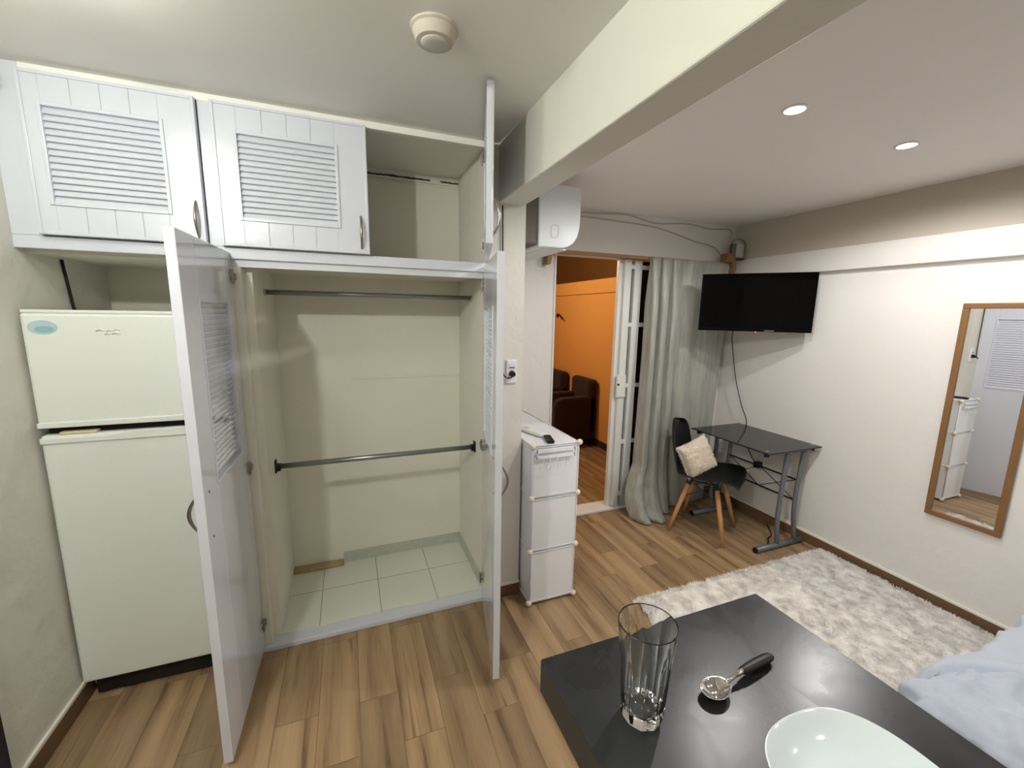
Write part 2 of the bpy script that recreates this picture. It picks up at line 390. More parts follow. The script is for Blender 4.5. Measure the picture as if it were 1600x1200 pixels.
# ------------------------------------------------------------ wardrobe with doors
W = thing('built_in_wardrobe', 'white built-in wardrobe with open lower doors and louvred upper cabinets', 'wardrobe', (0, 0, 0))
fr = MB()
fr.box(XL, .67, YC, 2.10, 1.80, 1.845)          # front rail
fr.box(XL, -.99, YC, 2.075, 1.845, 2.40)        # left stile
fr.box(-.495, -.448, YC, 2.075, 1.845, 2.375)   # mullion
bx(-.99, .665, YC, 2.075, 2.372, 2.40).build('top_rail', M['ceiling'], W, bevel=.002)
fr.build('face_frame', M['white'], W, bevel=.003)
bx(-.455, .665, 2.058, 2.10, 1.77, 1.80).build('lower_rail', M['seam'], W)
bx(XL, .665, 2.10, YI, 1.79, 1.845).build('shelf_slab', M['closet_in'], W)
bx(-.47, -.40, YC+.01, 2.112, .026, 1.77).build('jamb', M['closet_in'], W, bevel=.003)
bx(-.475, -.455, 2.075, YI, 1.845, 2.40).build('partition', M['closet_in'], W)

def leaf(name, label, w, h, lo, t, side, m, grooves=True, slats=14, fine=False):
    """leaf local: hinge at x=0, runs to +x by w; front face at y=0 (outside is -y), back at y=t; lo=(x0,x1,z0,z1) louvre window"""
    x0, x1, z0, z1 = lo
    d = MB()
    d.box(0, x0, 0, t, 0, h).box(x1, w, 0, t, 0, h)
    if grooves:
        n = 4; g = .0013
        for (a, b) in ((0, z0), (z1, h)):
            for i in range(n):
                xa = x0+(x1-x0)*i/n; xb = x0+(x1-x0)*(i+1)/n
                d.box(xa+(g if i else 0)/2, xb-(g if i < n-1 else 0)/2, 0, t, a, b)
            d.box(x0, x1, .003, t-.003, a+.001, b-.001)
    else:
        d.box(x0, x1, 0, t, 0, z0).box(x0, x1, 0, t, z1, h)
    o = d.build('door', m, W); o['label'] = label
    q = o.modifiers.new('bevel', 'BEVEL'); q.width = .0012; q.segments = 1; q.limit_method = 'ANGLE'
    lv = MB(); 
    dz = (z1-z0)/slats
    for i in range(slats):
        zc = z0+dz*(i+.5); a = dz*.62
        mt = Matrix.Translation((0, t*.42, zc)) @ Matrix.Rotation(math.radians(-28), 4, 'X')
        lv.box(x0-.002, x1+.002, -.003, .003, -a, a, mt)
    lv.build('louver_panel', m, o, bevel=.001)
    # raised bead round the louvre window and round the leaf, outside face
    mo = MB()
    def ring(a0, a1, b0, b1, wd, y0, y1):
        mo.box(a0-wd, a0, y0, y1, b0-wd, b1+wd).box(a1, a1+wd, y0, y1, b0-wd, b1+wd).box(a0, a1, y0, y1, b0-wd, b0).box(a0, a1, y0, y1, b1, b1+wd)
    ring(x0, x1, z0, z1, .012, -.005, .001)
    if grooves: ring(.012, w-.012, .012, h-.012, .011, -.004, .001)
    else: ring(x0, x1, z0, z1, .010, t-.001, t+.003)
    mo.build('molding', m, o, bevel=.002)
    return o
def handle(parent, x, z0, z1, y=0, s=-1, m='nickel'):
    zc = (z0+z1)/2; H = (z1-z0)/2
    pts = [(x, y+s*(.002+.026*math.cos(t*PI/2)), zc+H*t) for t in [i/10-1 for i in range(21)]]
    hb = MB().tube(pts, [.0032+.0025*math.cos((i/10-1)*PI/2) for i in range(21)], 8)
    return hb.build('handle', M[m], parent, smooth=True)
def hinge(parent, x, z, y, sx=1):
    h = MB().tube([(x, y-.001, z), (x, y+.007, z)], .016, 14).box(x-.008, x+.008, y+.004, y+.012, z-.028, z+.028).box(x-sx*.03, x-sx*.005, y+.004, y+.014, z-.012, z+.012)
    return h.build('hinge', M['nickel'], parent, bevel=.001)
# upper doors (closed): place at front of frame
hU = .527
for (xa, xb, lx0, lx1, hx, lab) in ((-.99, -.497, .056, .380, .468, 'upper left louvred door above the fridge'), (-.45, .106, .082, .430, .522, 'upper middle louvred door')):
    d = leaf('door', lab, xb-xa, hU, (lx0, lx1, .112, .420), .022, 1, M['white'])
    d.location = (xa, YC-.022, 1.847)
    handle(d, hx, .022, .158)
# third upper door, swung open, hinge at right edge
d = leaf('door', 'upper right door standing open', .553, hU+.012, (.10, .45, .112, .420), .022, 1, M['white'])
ang = math.atan2(1.52-2.046, .505-.659)        # direction hinge->free
d.location = (.657, YC-.004, 1.850)
# outside face (-y local) must face right (+x world): mirror by scaling y -> use rotation so local +x -> direction
d.rotation_euler = (0, 0, ang); 
# with rotation ang (approx -106 deg) local -y points to world (sin(ang).., ) = left; flip so the outside faces right
d.scale = (1, -1, 1)
handle(d, .515, .03, .17)
hinge(d, .03, .07, .022, 1); hinge(d, .03, .46, .022, 1)
# lower doors
hD = 1.795
d = leaf('door', 'left lower door swung open, inner face towards the room', .548, hD, (.085, .405, .985, 1.590), .028, 1, M['white_in'], grooves=False, slats=30)
ang = math.atan2(1.50-2.046, -.472+.460)
d.location = (-.460, YC+.002, .030); d.rotation_euler = (0, 0, ang)
handle(d, .515, .85, .98)
for z in (.125, .89, 1.70): hinge(d, .022, z, .028, 1)
for z in (.83, .985): MB().tube([(.50, .027, z), (.50, .0295, z)], .004, 10).build('screw', M['black_plastic'], d)
d = leaf('door', 'right lower door swung open', .563, hD, (.085, .430, .985, 1.590), .028, 1, M['white_in'], grooves=False, slats=30)
ang = math.atan2(1.495-2.046, .545-.662)
d.location = (.664, YC+.002, .030); d.rotation_euler = (0, 0, ang); d.scale = (1, -1, 1)
handle(d, .53, .83, .96)
for z in (.125, .89, 1.70): hinge(d, .022, z, .028, 1)
for z in (.83, .985): MB().tube([(.50, .027, z), (.50, .0295, z)], .004, 10).build('screw', M['black_plastic'], d)

# rods
def rod(x0, x1, y, z, r, label, brackets):
    t = thing('closet_rod', label, 'rod', ((x0+x1)/2, y, z))
    L_ = (x1-x0)/2
    MB().tube([(-L_+.002, 0, 0), (L_-.002, 0, 0)], r, 16).build('tube', M['zinc'], t, smooth=True)
    for s in (-1, 1):
        if brackets:
            MB().box(-.004, .004, -.017, .017, -.03, .034).box(-s*.004, -s*.018, -.017, .017, -.018, -.010).box(-s*.004, -s*.022, -.017, -.013, -.02, .012).box(-s*.004, -s*.022, .013, .017, -.02, .012).build('bracket', M['black_plastic'], t, bevel=.001, loc=(s*(L_-.004), 0, 0))
        else:
            MB().tube([(0, 0, 0), (s*.008, 0, 0)], r*1.25, 14).build('end_cup', M['cable'], t, loc=(s*(L_-.009), 0, 0))
rod(-.37, .665, 2.359, 1.683, .0125, 'grey metal rod under the top shelf of the wardrobe', False)
rod(-.37, .665, 2.289, .826, .0135, 'steel rod in black brackets across the middle of the wardrobe', True)
# little things inside the upper compartment
t = bx(.06, .62, YI-.012, YI, 2.352, 2.362).box(.06, .66, YI-.006, YI, 2.338, 2.343).build('wall_rail', M['closet_in'], bevel=.001)
tag(t, 'thin rail along the back of the open upper compartment', 'rail')
for (a, b) in ((.12, .49), (.555, .66)):
    n = 24; up_ = []; lo_ = []
    for i in range(n+1):
        xx = a+(b-a)*i/n; up_.append((xx, 2.373+random.uniform(-.002, .003))); lo_.append((xx, 2.366+random.uniform(-.001, .002)))
    MB().prism(lo_+up_[::-1], YI-.010, YI-.001, 'y').build('dark_gap', M['rail_dark'], t)

# ------------------------------------------------------------ fridge
FR = thing('refrigerator', 'off-white two-door fridge under the upper cabinets', 'fridge', (-.765, 2.0, 0))
def rb(x0, x1, y0, y1, z0, z1): return bx(x0+.765, x1+.765, y0-2.0, y1-2.0, z0, z1)
rb(-1.06, -.475, 2.055, 2.62, .03, 1.585).build('body', M['fridge'], FR, bevel=.008)
rb(-1.063, -.472, 1.99, 2.05, 1.166, 1.575).build('freezer_door', M['fridge'], FR, bevel=.010)
fd = rb(-1.063, -.472, 1.99, 2.05, .095, 1.132).build('fridge_door', M['fridge'], FR, bevel=.010)
rb(-1.061, -.474, 1.995, 2.05, 1.575, 1.587).build('top_trim', M['fridge'], FR, bevel=.003)
rb(-1.05, -.48, 2.02, 2.055, 1.125, 1.172).build('gasket', M['dark'], FR)
rb(-1.01, -.90, 1.992, 2.02, 1.130, 1.142).build('grip', M['fridge_edge'], FR, bevel=.004)
# moulded lips of both doors along the gap
MB().prism([(-.298, 1.160), (.293, 1.160), (.293, 1.196), (.1, 1.182), (-.298, 1.180)], -.016, -.008, 'y').build('freezer_lip', M['fridge'], FR, bevel=.003)
MB().prism([(-.298, 1.100), (.293, 1.100), (.293, 1.136), (-.02, 1.134), (-.10, 1.122), (-.298, 1.122)], -.016, -.008, 'y').build('fridge_lip', M['fridge'], FR, bevel=.003)
rb(-1.04, -.49, 2.03, 2.06, .01, .095).build('kick_shadow', M['dark'], FR)  # near-black plate stands in for the shadow under the fridge
for x in (-1.02, -.52): MB().tube([(x+.765, .08, 0), (x+.765, .08, .04)], .02, 12).build('foot', M['black_plastic'], FR)
MB().lathe([(.04, 0), (.04, .0015)], 32, Matrix.Translation((-1.005+.765, -.010, 1.525)) @ Matrix.Rotation(PI/2, 4, 'X') @ Matrix.Diagonal((1, .62, 1, 1))).build('sticker', M['sticker'], FR)
MB().lathe([(.026, 0), (.026, .0022)], 32, Matrix.Translation((-1.005+.765+.004, -.010, 1.518)) @ Matrix.Rotation(PI/2, 4, 'X') @ Matrix.Diagonal((1, .45, 1, 1))).build('sticker_band', M['sticker2'], FR)
lg = MB()
for i, (a, b, z) in enumerate([(-.86, -.835, 1.512), (-.83, -.812, 1.511), (-.808, -.79, 1.515), (-.815, -.79, 1.501), (-.835, -.82, 1.500)]):
    lg.tube([(a+.765, -.010, z), ((a+b)/2+.765, -.012, z+.006), (b+.765, -.010, z)], .0022, 6)
lg.build('emblem', M['fridge'], FR, smooth=True)

# cable on left wall in niche
o = MB().tube([(XL+.006, 2.30, 1.785), (XL+.006, 2.315, 1.70), (XL+.006, 2.34, 1.55), (XL+.006, 2.36, 1.0)], .0055, 8).build('power_cable', M['cable_b'], smooth=True)
tag(o, 'black cable running down the wall behind the fridge', 'cable')
# dark door at left edge and rail end near ceiling
d2 = struct('door_2', bx(XL, XL+.02, .75, 1.60, .002, 2.05), M['plum'], 'dark plum door on the left wall')
MB().tube([(XL+.02, 1.52, 1.0), (XL+.05, 1.52, 1.0), (XL+.05, 1.44, 1.0)], .008, 10).build('door_handle', M['nickel'], d2)
t = thing('wall_bracket', 'small rose brown bracket under the ceiling beside the upper cabinet', 'bracket', (XL, 2.03, 2.33))
MB().tube([(0, 0, 0), (.03, 0, 0)], .012, 12).build('stem', M['pinkbrown'], t)
MB().sphere((.03, 0, .012), .014).sphere((.03, -.003, -.014), .012).build('knob', M['pinkbrown'], t, smooth=True)

# ------------------------------------------------------------ ceiling lamps
t = thing('ceiling_lamp', 'unlit round ceiling light on the kitchen ceiling', 'ceiling light', (.268, 1.345, ZCL))
MB().lathe([(.068, 0), (.068, -.006), (.062, -.010), (.057, -.028), (.052, -.036), (.040, -.038)], 40).build('housing', M['fascia'], t, smooth=False)
smooth_by_angle(t.children[0], 40)
MB().lathe([(.040, -.037), (.038, -.041), (.02, -.043)], 32).build('lens', M['frost'], t, smooth=True)
for (lx, ly), lab in zip(KLAMPS, ('lit round ceiling light just above the upper left cabinet door', 'lit round ceiling light farther back over the kitchen')):
    t = thing('ceiling_lamp', lab, 'ceiling light', (lx, ly, ZCL))
    MB().lathe([(.068, 0), (.068, -.006), (.062, -.010), (.057, -.022), (.052, -.028), (.040, -.030)], 40).build('housing', M['ceiling'], t)
    MB().lathe([(.040, -.029), (.038, -.033), (.02, -.035)], 32).build('lens', M['globe'], t, smooth=True)
for i, (sx, sy) in enumerate(SPOTS):
    lab = ['brighter recessed spotlight nearer the beam', 'recessed spotlight nearer the right wall', 'added unseen spotlight over the bed end, beam side', 'added unseen spotlight over the bed end, wall side'][i]
    t = thing('recessed_spotlight', lab, 'spotlight', (sx, sy, ZCR), group='recessed ceiling spotlights')
    prof = [(.043, 0), (.043, -.004), (.036, -.006), (.030, -.002), (.029, -.001)]
    MB().tube([(.037*math.cos(a*PI/16), .037*math.sin(a*PI/16), -.002) for a in range(32)], .005, 8, closed=True).build('trim_ring', M['plastic_w'], t, smooth=True)
    MB().lathe([(.027, -.001), (.025, -.004), (.001, -.005)], 24).build('lens', M['led'], t, smooth=True)

# ------------------------------------------------------------ air conditioner on the closet side wall
t = thing('air_conditioner', 'white split air conditioner high on the wall under the beam', 'air conditioner', (.857, 2.12, 1.955))
pr = [(.045, .0), (.19, .0), (.225, .01), (.258, .03), (.28, .06), (.292, .10), (.297, .16), (.297, .30), (.285, .325), (.045, .325)]
o = MB().prism([(x+.060, z) for x, z in pr], 0, .60, 'y').build('casing', M['ac'], t, bevel=.008)
MB().box(.0, .10, .03, .60, .03, .30).build('mounting_foam', M['ac_back'], t, bevel=.012)
MB().box(.03, .115, .012, .60, .012, .315).build('rear_shell', M['ac_back'], t, bevel=.006)
# embossed rounded rectangle on the end cap
e = [(.20+.022*math.copysign(abs(math.cos(a))**.5, math.cos(a)), -.001, .085+.032*math.copysign(abs(math.sin(a))**.5, math.sin(a))) for a in [k*PI/16 for k in range(32)]]
MB().tube(e, .0012, 6, closed=True).build('screw_cover', M['seam'], t, smooth=True)
MB().box(.16, .30, .05, .59, -.004, .004).build('louver_flap', M['ac'], t, bevel=.002, loc=(0, 0, .002))

# ------------------------------------------------------------ storage cubes
t = thing('storage_cubes', 'three-tier white plastic cube cupboard standing beside the closet', 'cupboard', (.865, 1.908, 0))
Wd, Dp, Hh = .28, .785, .920
zz = [.018, .325, .632, .920]
pn = MB().box(.004, .007, .01, Dp-.01, .02, Hh-.006).box(Wd-.007, Wd-.004, .01, Dp-.01, .02, Hh-.006)
pn.build('side_panel', M['cube'], t)
MB().box(.006, Wd-.006, .01, .432, Hh-.008, Hh-.001).build('top_panel', M['cube'], t, bevel=.001)
MB().box(.006, Wd-.006, .438, Dp-.008, Hh-.009, Hh-.002).build('top_panel', M['cube_shaded'], t, bevel=.001)  # greyer colour paints in the closet block's shadow on the rear panel
MB().box(.006, Wd-.006, Dp-.012, Dp-.008, .02, Hh-.01).build('back_panel', M['cube'], t)
for k in range(3):
    d = MB().box(.008, Wd-.008, .004, .008, zz[k]+.010, zz[k+1]-.010).build('door', M['cube'], t, bevel=.002)
    MB().tube([(.008, .003, zz[k]+.008), (Wd-.008, .003, zz[k]+.008), (Wd-.008, .003, zz[k+1]-.008), (.008, .003, zz[k+1]-.008)], .0035, 8, closed=True).build('door_rim', M['wire'], d)
    MB().box(.006, Wd-.006, .012, Dp-.015, zz[k]-.002, zz[k]+.002).build('shelf', M['cube'], t)
fw_ = MB()
for x in (.004, Wd-.004):
    fw_.tube([(x, .005, .01), (x, .005, Hh)], .0035, 8); fw_.tube([(x, Dp-.01, .01), (x, Dp-.01, Hh)], .0035, 8); fw_.tube([(x, .436, .01), (x, .436, Hh)], .0035, 8)
    for z in zz: fw_.tube([(x, .005, z), (x, Dp-.01, z)], .0035, 8)
for z in zz: fw_.tube([(0, .005, z), (Wd, .005, z)], .0035, 8)
fw_.build('wire_frame', M['wire'], t, smooth=True)
for x in (0, Wd):
    for y in (0, Dp-.006):
        for z in zz:
            s = -1 if y == 0 else 1
            c = MB().sphere((0, 0, 0), .0165, 16, 10).tube([(0, -s*.0, 0), (0, s*.013, 0)], [.013, .010], 12).tube([(0, 0, 0), (.014 if x else -.014, 0, 0)], [.012, .009], 12)
            c.build('connector', M['conn'], t, smooth=True, loc=(x, y+.004, z if z > .05 else .0175))
# hook rack
hk = thing('hook_rack', 'white over-door hook rack on the top cube of the cupboard', 'hook rack', (.865+.02, 1.901, .80))
h = MB().box(0, .225, -.003, 0, .084, .104).box(0, .225, -.003, 0, .052, .070)
h.box(0, .006, -.003, 0, .052, .104).box(.219, .225, -.003, 0, .052, .104)
h.build('bar', M['cube'], hk, bevel=.001)
for i in range(5):
    x = .03+i*.041
    MB().tube(bez([(x+.010, -.003, .060), (x+.008, -.005, .035), (x-.004, -.008, .010), (x-.012, -.014, .004), (x-.016, -.018, .014)], 5), .0022, 6).build('hook', M['wire'], hk, smooth=True)
# things on the cupboard
o = MB().prism([(-.019, -.055), (-.016, -.058), (.016, -.058), (.019, -.055), (.019, .055), (.016, .058), (-.016, .058), (-.019, .055)], 0, .014, 'z').build('remote_control', M['black_plastic'], bevel=.003)
o.location = (.995, 1.985, .923); o.rotation_euler = (0, 0, math.radians(-14)); tag(o, 'small black remote control on top of the white cube cupboard', 'remote control')
bt = MB()
for i in range(3):
    for k in range(5): bt.tube([(-.01+i*.01, -.04+k*.018, .0135), (-.01+i*.01, -.04+k*.018, .0155)], .003, 8)
bt.build('buttons', M['armchair'], o)
o = MB().prism([(-.022, -.09), (-.018, -.095), (.018, -.095), (.022, -.09), (.022, .09), (.018, .095), (-.018, .095), (-.022, .09)], 0, .02, 'z').build('air_conditioner_remote', M['plastic_w'], bevel=.006)
o.location = (.962, 2.14, .923); o.rotation_euler = (0, 0, math.radians(18)); tag(o, 'white remote control lying behind the black one on the cupboard', 'remote control')
bx(-.014, .014, .03, .075, .0195, .0208).build('display', M['frost'], o)

# wall switch
t = thing('wall_socket', 'white wall socket with black plug beside the open right closet door', 'socket', (.80, YC, 1.30))
bx(-.038, .020, -.010, 0, -.062, .062).build('plate', M['plastic_w'], t, bevel=.004)
bx(-.028, .010, -.012, -.009, .012, .045).build('insert', M['wire'], t, bevel=.001)
bx(-.024, .006, -.014, -.011, .020, .024).build('slot', M['black_plastic'], t)
MB().tube([(-.009, -.008, -.010), (-.009, -.034, -.012)], [.017, .013], 12).build('plug', M['black_plastic'], t)
o = MB().tube(bez([(.791, YC-.034, 1.288), (.776, YC-.045, 1.275), (.750, YC-.03, 1.275), (.735, YC-.014, 1.33), (.731, YC-.010, 1.6), (.732, YC-.010, 1.9), (.729, YC-.01, 2.12)], 8), .0035, 8).build('plug_cable', M['cable_b'], smooth=True)
tag(o, 'black cable rising from the plug beside the closet door', 'cable')

# ------------------------------------------------------------ doorway, hall beyond
D1 = struct('door_1', bx(1.957, 2.055, 2.80, 2.835, .012, 2.025), M['doormetal'], 'white metal folding door with bars', bevel=.004)
bx(1.99, 2.052, 2.770, 2.80, .022, 2.020).build('stile', M['doormetal'], D1, bevel=.004)
bx(2.082, 2.150, 2.770, 2.835, .02, 2.02).build('stile', M['doormetal'], D1, bevel=.004)
bx(2.86, 2.93, 2.77, 2.835, .02, 2.02).build('stile', M['doormetal'], D1, bevel=.004)
for z in (.12, .575, 1.045, 1.53, 1.97):
    bx(2.05, 2.086, 2.775, 2.80, z-.016, z+.016).build('crossbar', M['doormetal'], D1, bevel=.002)
    bx(2.148, 2.865, 2.775, 2.80, z-.016, z+.016).build('crossbar', M['doormetal'], D1, bevel=.002)
bx(2.050, 2.87, 2.808, 2.818, .02, 2.02).build('pane', M['door_glass'], D1)
bx(1.965, 2.048, 2.752, 2.772, .955, 1.135).build('lock_case', M['doormetal'], D1, bevel=.004)
MB().tube([(1.975, 2.748, 1.06), (1.975, 2.76, 1.06)], .009, 12).build('keyhole', M['black_plastic'], D1)
struct('trim_3', bx(1.397, 2.965, 2.745, 2.90, 0, .018), M['doormetal'], 'white threshold of the doorway', bevel=.003)
struct('trim_4', bx(1.383, 1.397, 2.752, 2.90, 0, 2.03), M['doormetal'], 'white edge of the doorway', bevel=.002)
# hall
struct('floor_hall', bx(.2, 3.9, YB+.14, 7.2, -.08, 0), M['floor'])
struct('wall_hall_right', bx(2.822, 4.0, YB+.14, 7.2, 0, 1.86), M['orange'])
struct('trim_5', bx(2.80, 4.0, YB+.14, 7.2, 1.86, 2.02), M['orange'], 'orange ledge along the hall wall')
struct('wall_hall_upper', bx(3.35, 4.0, YB+.14, 7.2, 2.02, 2.9), M['brown_wall'])
struct('wall_hall_back', bx(.1, 4.0, 7.2, 7.3, 0, 2.9), M['orange'])
struct('wall_hall_left', bx(.1, .2, YB+.14, 7.2, 0, 2.9), M['orange'])
struct('ceiling_hall', bx(.1, 4.0, YB+.14, 7.2, 2.75, 2.85), M['brown_wall'])
struct('trim_6', bx(3.30, 3.35, 4.62, 4.66, 2.02, 2.75), M['door_glass'], 'dark post above the hall ledge')
struct('wall_hall_front', bx(.1, 1.39, YB+.141, YB+.2, 0, 2.9).box(1.39, 4.0, YB+.141, YB+.2, 2.04, 2.9).box(2.97, 4.0, YB+.141, YB+.2, 0, 2.04), M['orange'])
o = struct('baseboard_hall', bx(2.81, 2.822, YB+.2, 7.2, 0, .08), M['armchair'])
# armchairs
def armchair(y0, lab):
    t = thing('armchair', lab, 'armchair', (2.50, y0+.22, 0), 0, 'brown armchairs in the hall')
    bx(-.27, .29, -.21, .24, .10, .30).build('base', M['armchair'], t, bevel=.02)
    bx(-.25, .18, -.13, .15, .30, .42).build('seat_cushion', M['armchair'], t, bevel=.035)
    bx(.17, .30, -.22, .23, .16, .83).build('backrest', M['armchair'], t, bevel=.04)
    for s in (-1, 1):
        y = -.22 if s < 0 else .14
        MB().prism([(-.28, .08), (.28, .08), (.28, .63), (-.17, .625), (-.25, .60), (-.28, .54)], y, y+.09, 'y').build('armrest', M['armchair'], t, bevel=.02)
    for x in (-.24, .25):
        for y in (-.18, .18): MB().tube([(x, y, 0), (x, y, .10)], [.014, .02], 10).build('leg', M['dark'], t)
    return t
armchair(4.30, 'nearer dark brown upholstered armchair against the orange hall wall')
armchair(5.02, 'farther dark brown armchair, partly cut off by the doorway edge')
o = MB().tube(bez([(2.818, 5.50, 1.59), (2.79, 5.38, 1.60), (2.77, 5.22, 1.53)], 8), [.012]*8+[.010]*8+[.003], 8).tube([(2.82, 5.46, 1.56), (2.80, 5.46, 1.60)], .016, 8).build('wall_hook', M['dark'], smooth=True)
tag(o, 'small dark curved hook on the orange hall wall', 'hook')

# ------------------------------------------------------------ curtain and its board
t = thing('curtain_board', 'brown wooden curtain board on brackets above the doorway', 'curtain rail', (2.11, 2.70, 2.03))
bx(-.80, .83, -.012, .012, -.012, .012).build('board', M['rod_wood'], t, bevel=.002)
for s, x in ((-1, -.81), (1, .795)):
    zt = .0 if s < 0 else .055
    MB().prism([(-.03, .02+zt), (.055, .02+zt), (.055, -.01), (.03, -.035), (.018, -.09), (-.012, -.09), (-.005, -.03), (-.03, -.02)] if s < 0 else
               [(-.065, .072), (-.002, .072), (.038, .0), (.045, -.04), (.030, -.085), (.004, -.085), (.010, -.03), (.0, .004), (-.065, .004)], -.014, .058, 'y').build('bracket', M['rod_wood'] if s < 0 else M['frame_wood'], t, bevel=.003, loc=(x, 0 if s < 0 else -.072, 0))
def curt(u, v):
    z = 2.035-v*2.025
    # u: 0..1 cloth, first 62% bunched
    wob = .012*math.sin(v*5+1)
    if u < .62:
        q = u/.62; x = 2.128+.30*q; amp = .050-.012*q
        ph = (q**.85)*2*PI*3.1+.4*math.sin(v*3)
        x += .018*math.sin(ph+1.4+v)+.004*math.sin(ph*3)
    else:
        q = (u-.62)/.38; x = 2.428+.50*q; amp = .038*(1-q)**3+.006; ph = 2*PI*3.1+.4*math.sin(v*3)+q*2*PI*2.2
    sag = min(1, v*6)
    y = 2.655+amp*math.sin(ph+.9*math.sin(v*2.3)+wob*10)*(.35+.65*sag)
    fl = max(0, (v-.80)/.20)
    bl = math.exp(-((u-.22)/.30)**2)
    y -= .15*fl**1.4*bl + .035*v*bl
    x -= .09*math.sin(fl*2.2)*max(0, 1-u*2.2) + .05*max(0, v-.35)*max(0, 1-u*1.8)
    x -= .17*v*max(0, (u-.62)/.38)**2*(.6+.4*v)*.35
    if v > .96: y -= .03*bl*(v-.96)/.04
    return (x, y, max(.012, z))
o = MB().grid(220, 70, curt).build('curtain', M['curtain'], smooth=True, solid=.003)
tag(o, 'long grey-green satin curtain drawn to the right of the doorway', 'curtain')

# cables on wall above the door
o = MB().tube(bez([(1.2, 2.752, 2.318), (1.61, 2.753, 2.318), (1.80, 2.753, 2.328), (1.989, 2.752, 2.335), (2.226, 2.753, 2.300), (2.535, 2.753, 2.322), (2.769, 2.753, 2.305), (2.95, 2.753, 2.318), (3.0, 2.75, 2.30), (2.995, 2.75, 2.24)], 6), .0042, 6).build('upper_wall_cable', M['cable'], smooth=True)
tag(o, 'upper of two thin cables stapled above the doorway', 'cable')
o = MB().tube(bez([(1.2, 2.752, 2.285), (1.612, 2.753, 2.290), (1.911, 2.753, 2.284), (2.263, 2.753, 2.266), (2.618, 2.753, 2.200), (2.824, 2.753, 2.170), (2.90, 2.752, 2.12), (2.93, 2.74, 2.08)], 6), .0042, 6).build('lower_wall_cable', M['cable'], smooth=True)
tag(o, 'lower of two thin cables above the doorway, sloping to the corner', 'cable')
# dome shaped glass box in the corner
t = thing('corner_lamp', 'small arched clear plastic box with green side on the wall ledge', 'lamp', (2.990, 2.665, 2.07))
arch = [(-.052, 0), (.052, 0), (.052, .10)]+[(.052*math.cos(a), .10+.055*math.sin(a)) for a in [k*PI/12 for k in range(1, 12)]]+[(-.052, .10)]
mt = Matrix.Rotation(math.radians(-35), 4, 'Z')
MB().prism(arch, -.03, .03, 'y', mt).build('clear_case', M['clear'], t, bevel=.003)
MB().box(-.046, -.012, -.026, .026, .012, .120, mt).build('green_box', M['green'], t, bevel=.003)
MB().box(-.010, .038, -.020, .020, .012, .118, mt).build('pale_box', M['frost'], t, bevel=.003)
MB().tube([mt @ Vector((x, -.03, z)) for x, z in arch], .003, 6, closed=True).build('rim', M['rail_dark'], t)
MB().box(-.056, .056, -.034, .034, -.006, .004, mt).build('base', M['cable_b'], t, bevel=.002)

# ------------------------------------------------------------ television
A = Vector((2.44, 2.45)); B = Vector((2.935, 1.945)); dirv = (B-A).normalized(); nrm = Vector((-dirv.y, dirv.x))  # points away from camera?
if nrm.x < 0: nrm = -nrm
mid = (A+B)/2; wtv = (B-A).length; zt0, zt1 = 1.503, 1.908
t = thing('television', 'black flat television on a swivel arm above the glass desk', 'television', (mid.x, mid.y, (zt0+zt1)/2), math.atan2(dirv.y, dirv.x))
hw, hh = wtv/2, (zt1-zt0)/2
bx(-hw, hw, .004, .028, -hh, hh).build('housing', M['black_plastic'], t, bevel=.004)
bx(-hw*.75, hw*.75, .024, .065, -hh*.85, hh*.45).build('rear_bulge', M['black_plastic'], t, bevel=.012)
bx(-hw+.010, hw-.010, .0, .006, -hh+.018, hh-.010).build('screen', M['screen'], t, bevel=.001)
MB().box(-hw, hw, -.002, .008, -hh, -hh+.016).box(-hw, hw, -.002, .008, hh-.009, hh).box(-hw, -hw+.009, -.002, .008, -hh, hh).box(hw-.009, hw, -.002, .008, -hh, hh).build('bezel', M['screen'], t, bevel=.001)
lt = MB()
for i in range(7): lt.box(.075+i*.0085, .075+i*.0085+.006, -.0032, -.0018, -hh+.005, -hh+.011)
lt.build('maker_emblem', M['steel'], t)
MB().sphere((.022, -.001, -hh-.003), .0035, 10, 6).build('standby_light', M['red_led'], t)
MB().box(-.10, .10, .063, .073, -.10, .10).build('mount_plate', M['black_plastic'], t, bevel=.002)
inv = Matrix.Rotation(-math.atan2(dirv.y, dirv.x), 4, 'Z')
wl = inv @ Vector((XR-.004-mid.x, 2.30-mid.y, 0))
MB().tube([(0, .07, 0), (.05, .16, 0), (wl.x, wl.y, 0)], .014, 10).build('swivel_arm', M['black_plastic'], t)
o = MB().tube(bez([(2.75, 2.33, 1.60), (2.86, 2.47, 1.54), (2.93, 2.575, 1.46), (2.95, 2.544, 1.215), (2.955, 2.505, 1.061), (2.97, 2.45, .89), (3.020, 2.43, .76), (3.022, 2.43, .62), (3.025, 2.35, .48), (3.02, 2.30, .44)], 8), .0035, 8).build('television_cable', M['cable_b'], smooth=True)
tag(o, 'black cable hanging from the television behind the glass desk', 'cable')
o = MB().tube(bez([(2.98, 2.12, .012), (2.93, 2.06, .012), (2.86, 1.99, .012), (2.80, 1.97, .012), (2.75, 1.93, .012), (2.69, 1.90, .012)], 6), .004, 8).build('floor_curve', M['cable_b'], smooth=True)  # thin dark curve laid on the floor
tag(o, 'thin dark curve on the floor under the glass desk', 'cable')
o = MB().box(2.985, 3.036, 2.255, 2.30, .42, .465).build('wall_plug', M['black_plastic'], bevel=.004)
tag(o, 'black plug on the right wall under the glass desk', 'plug')

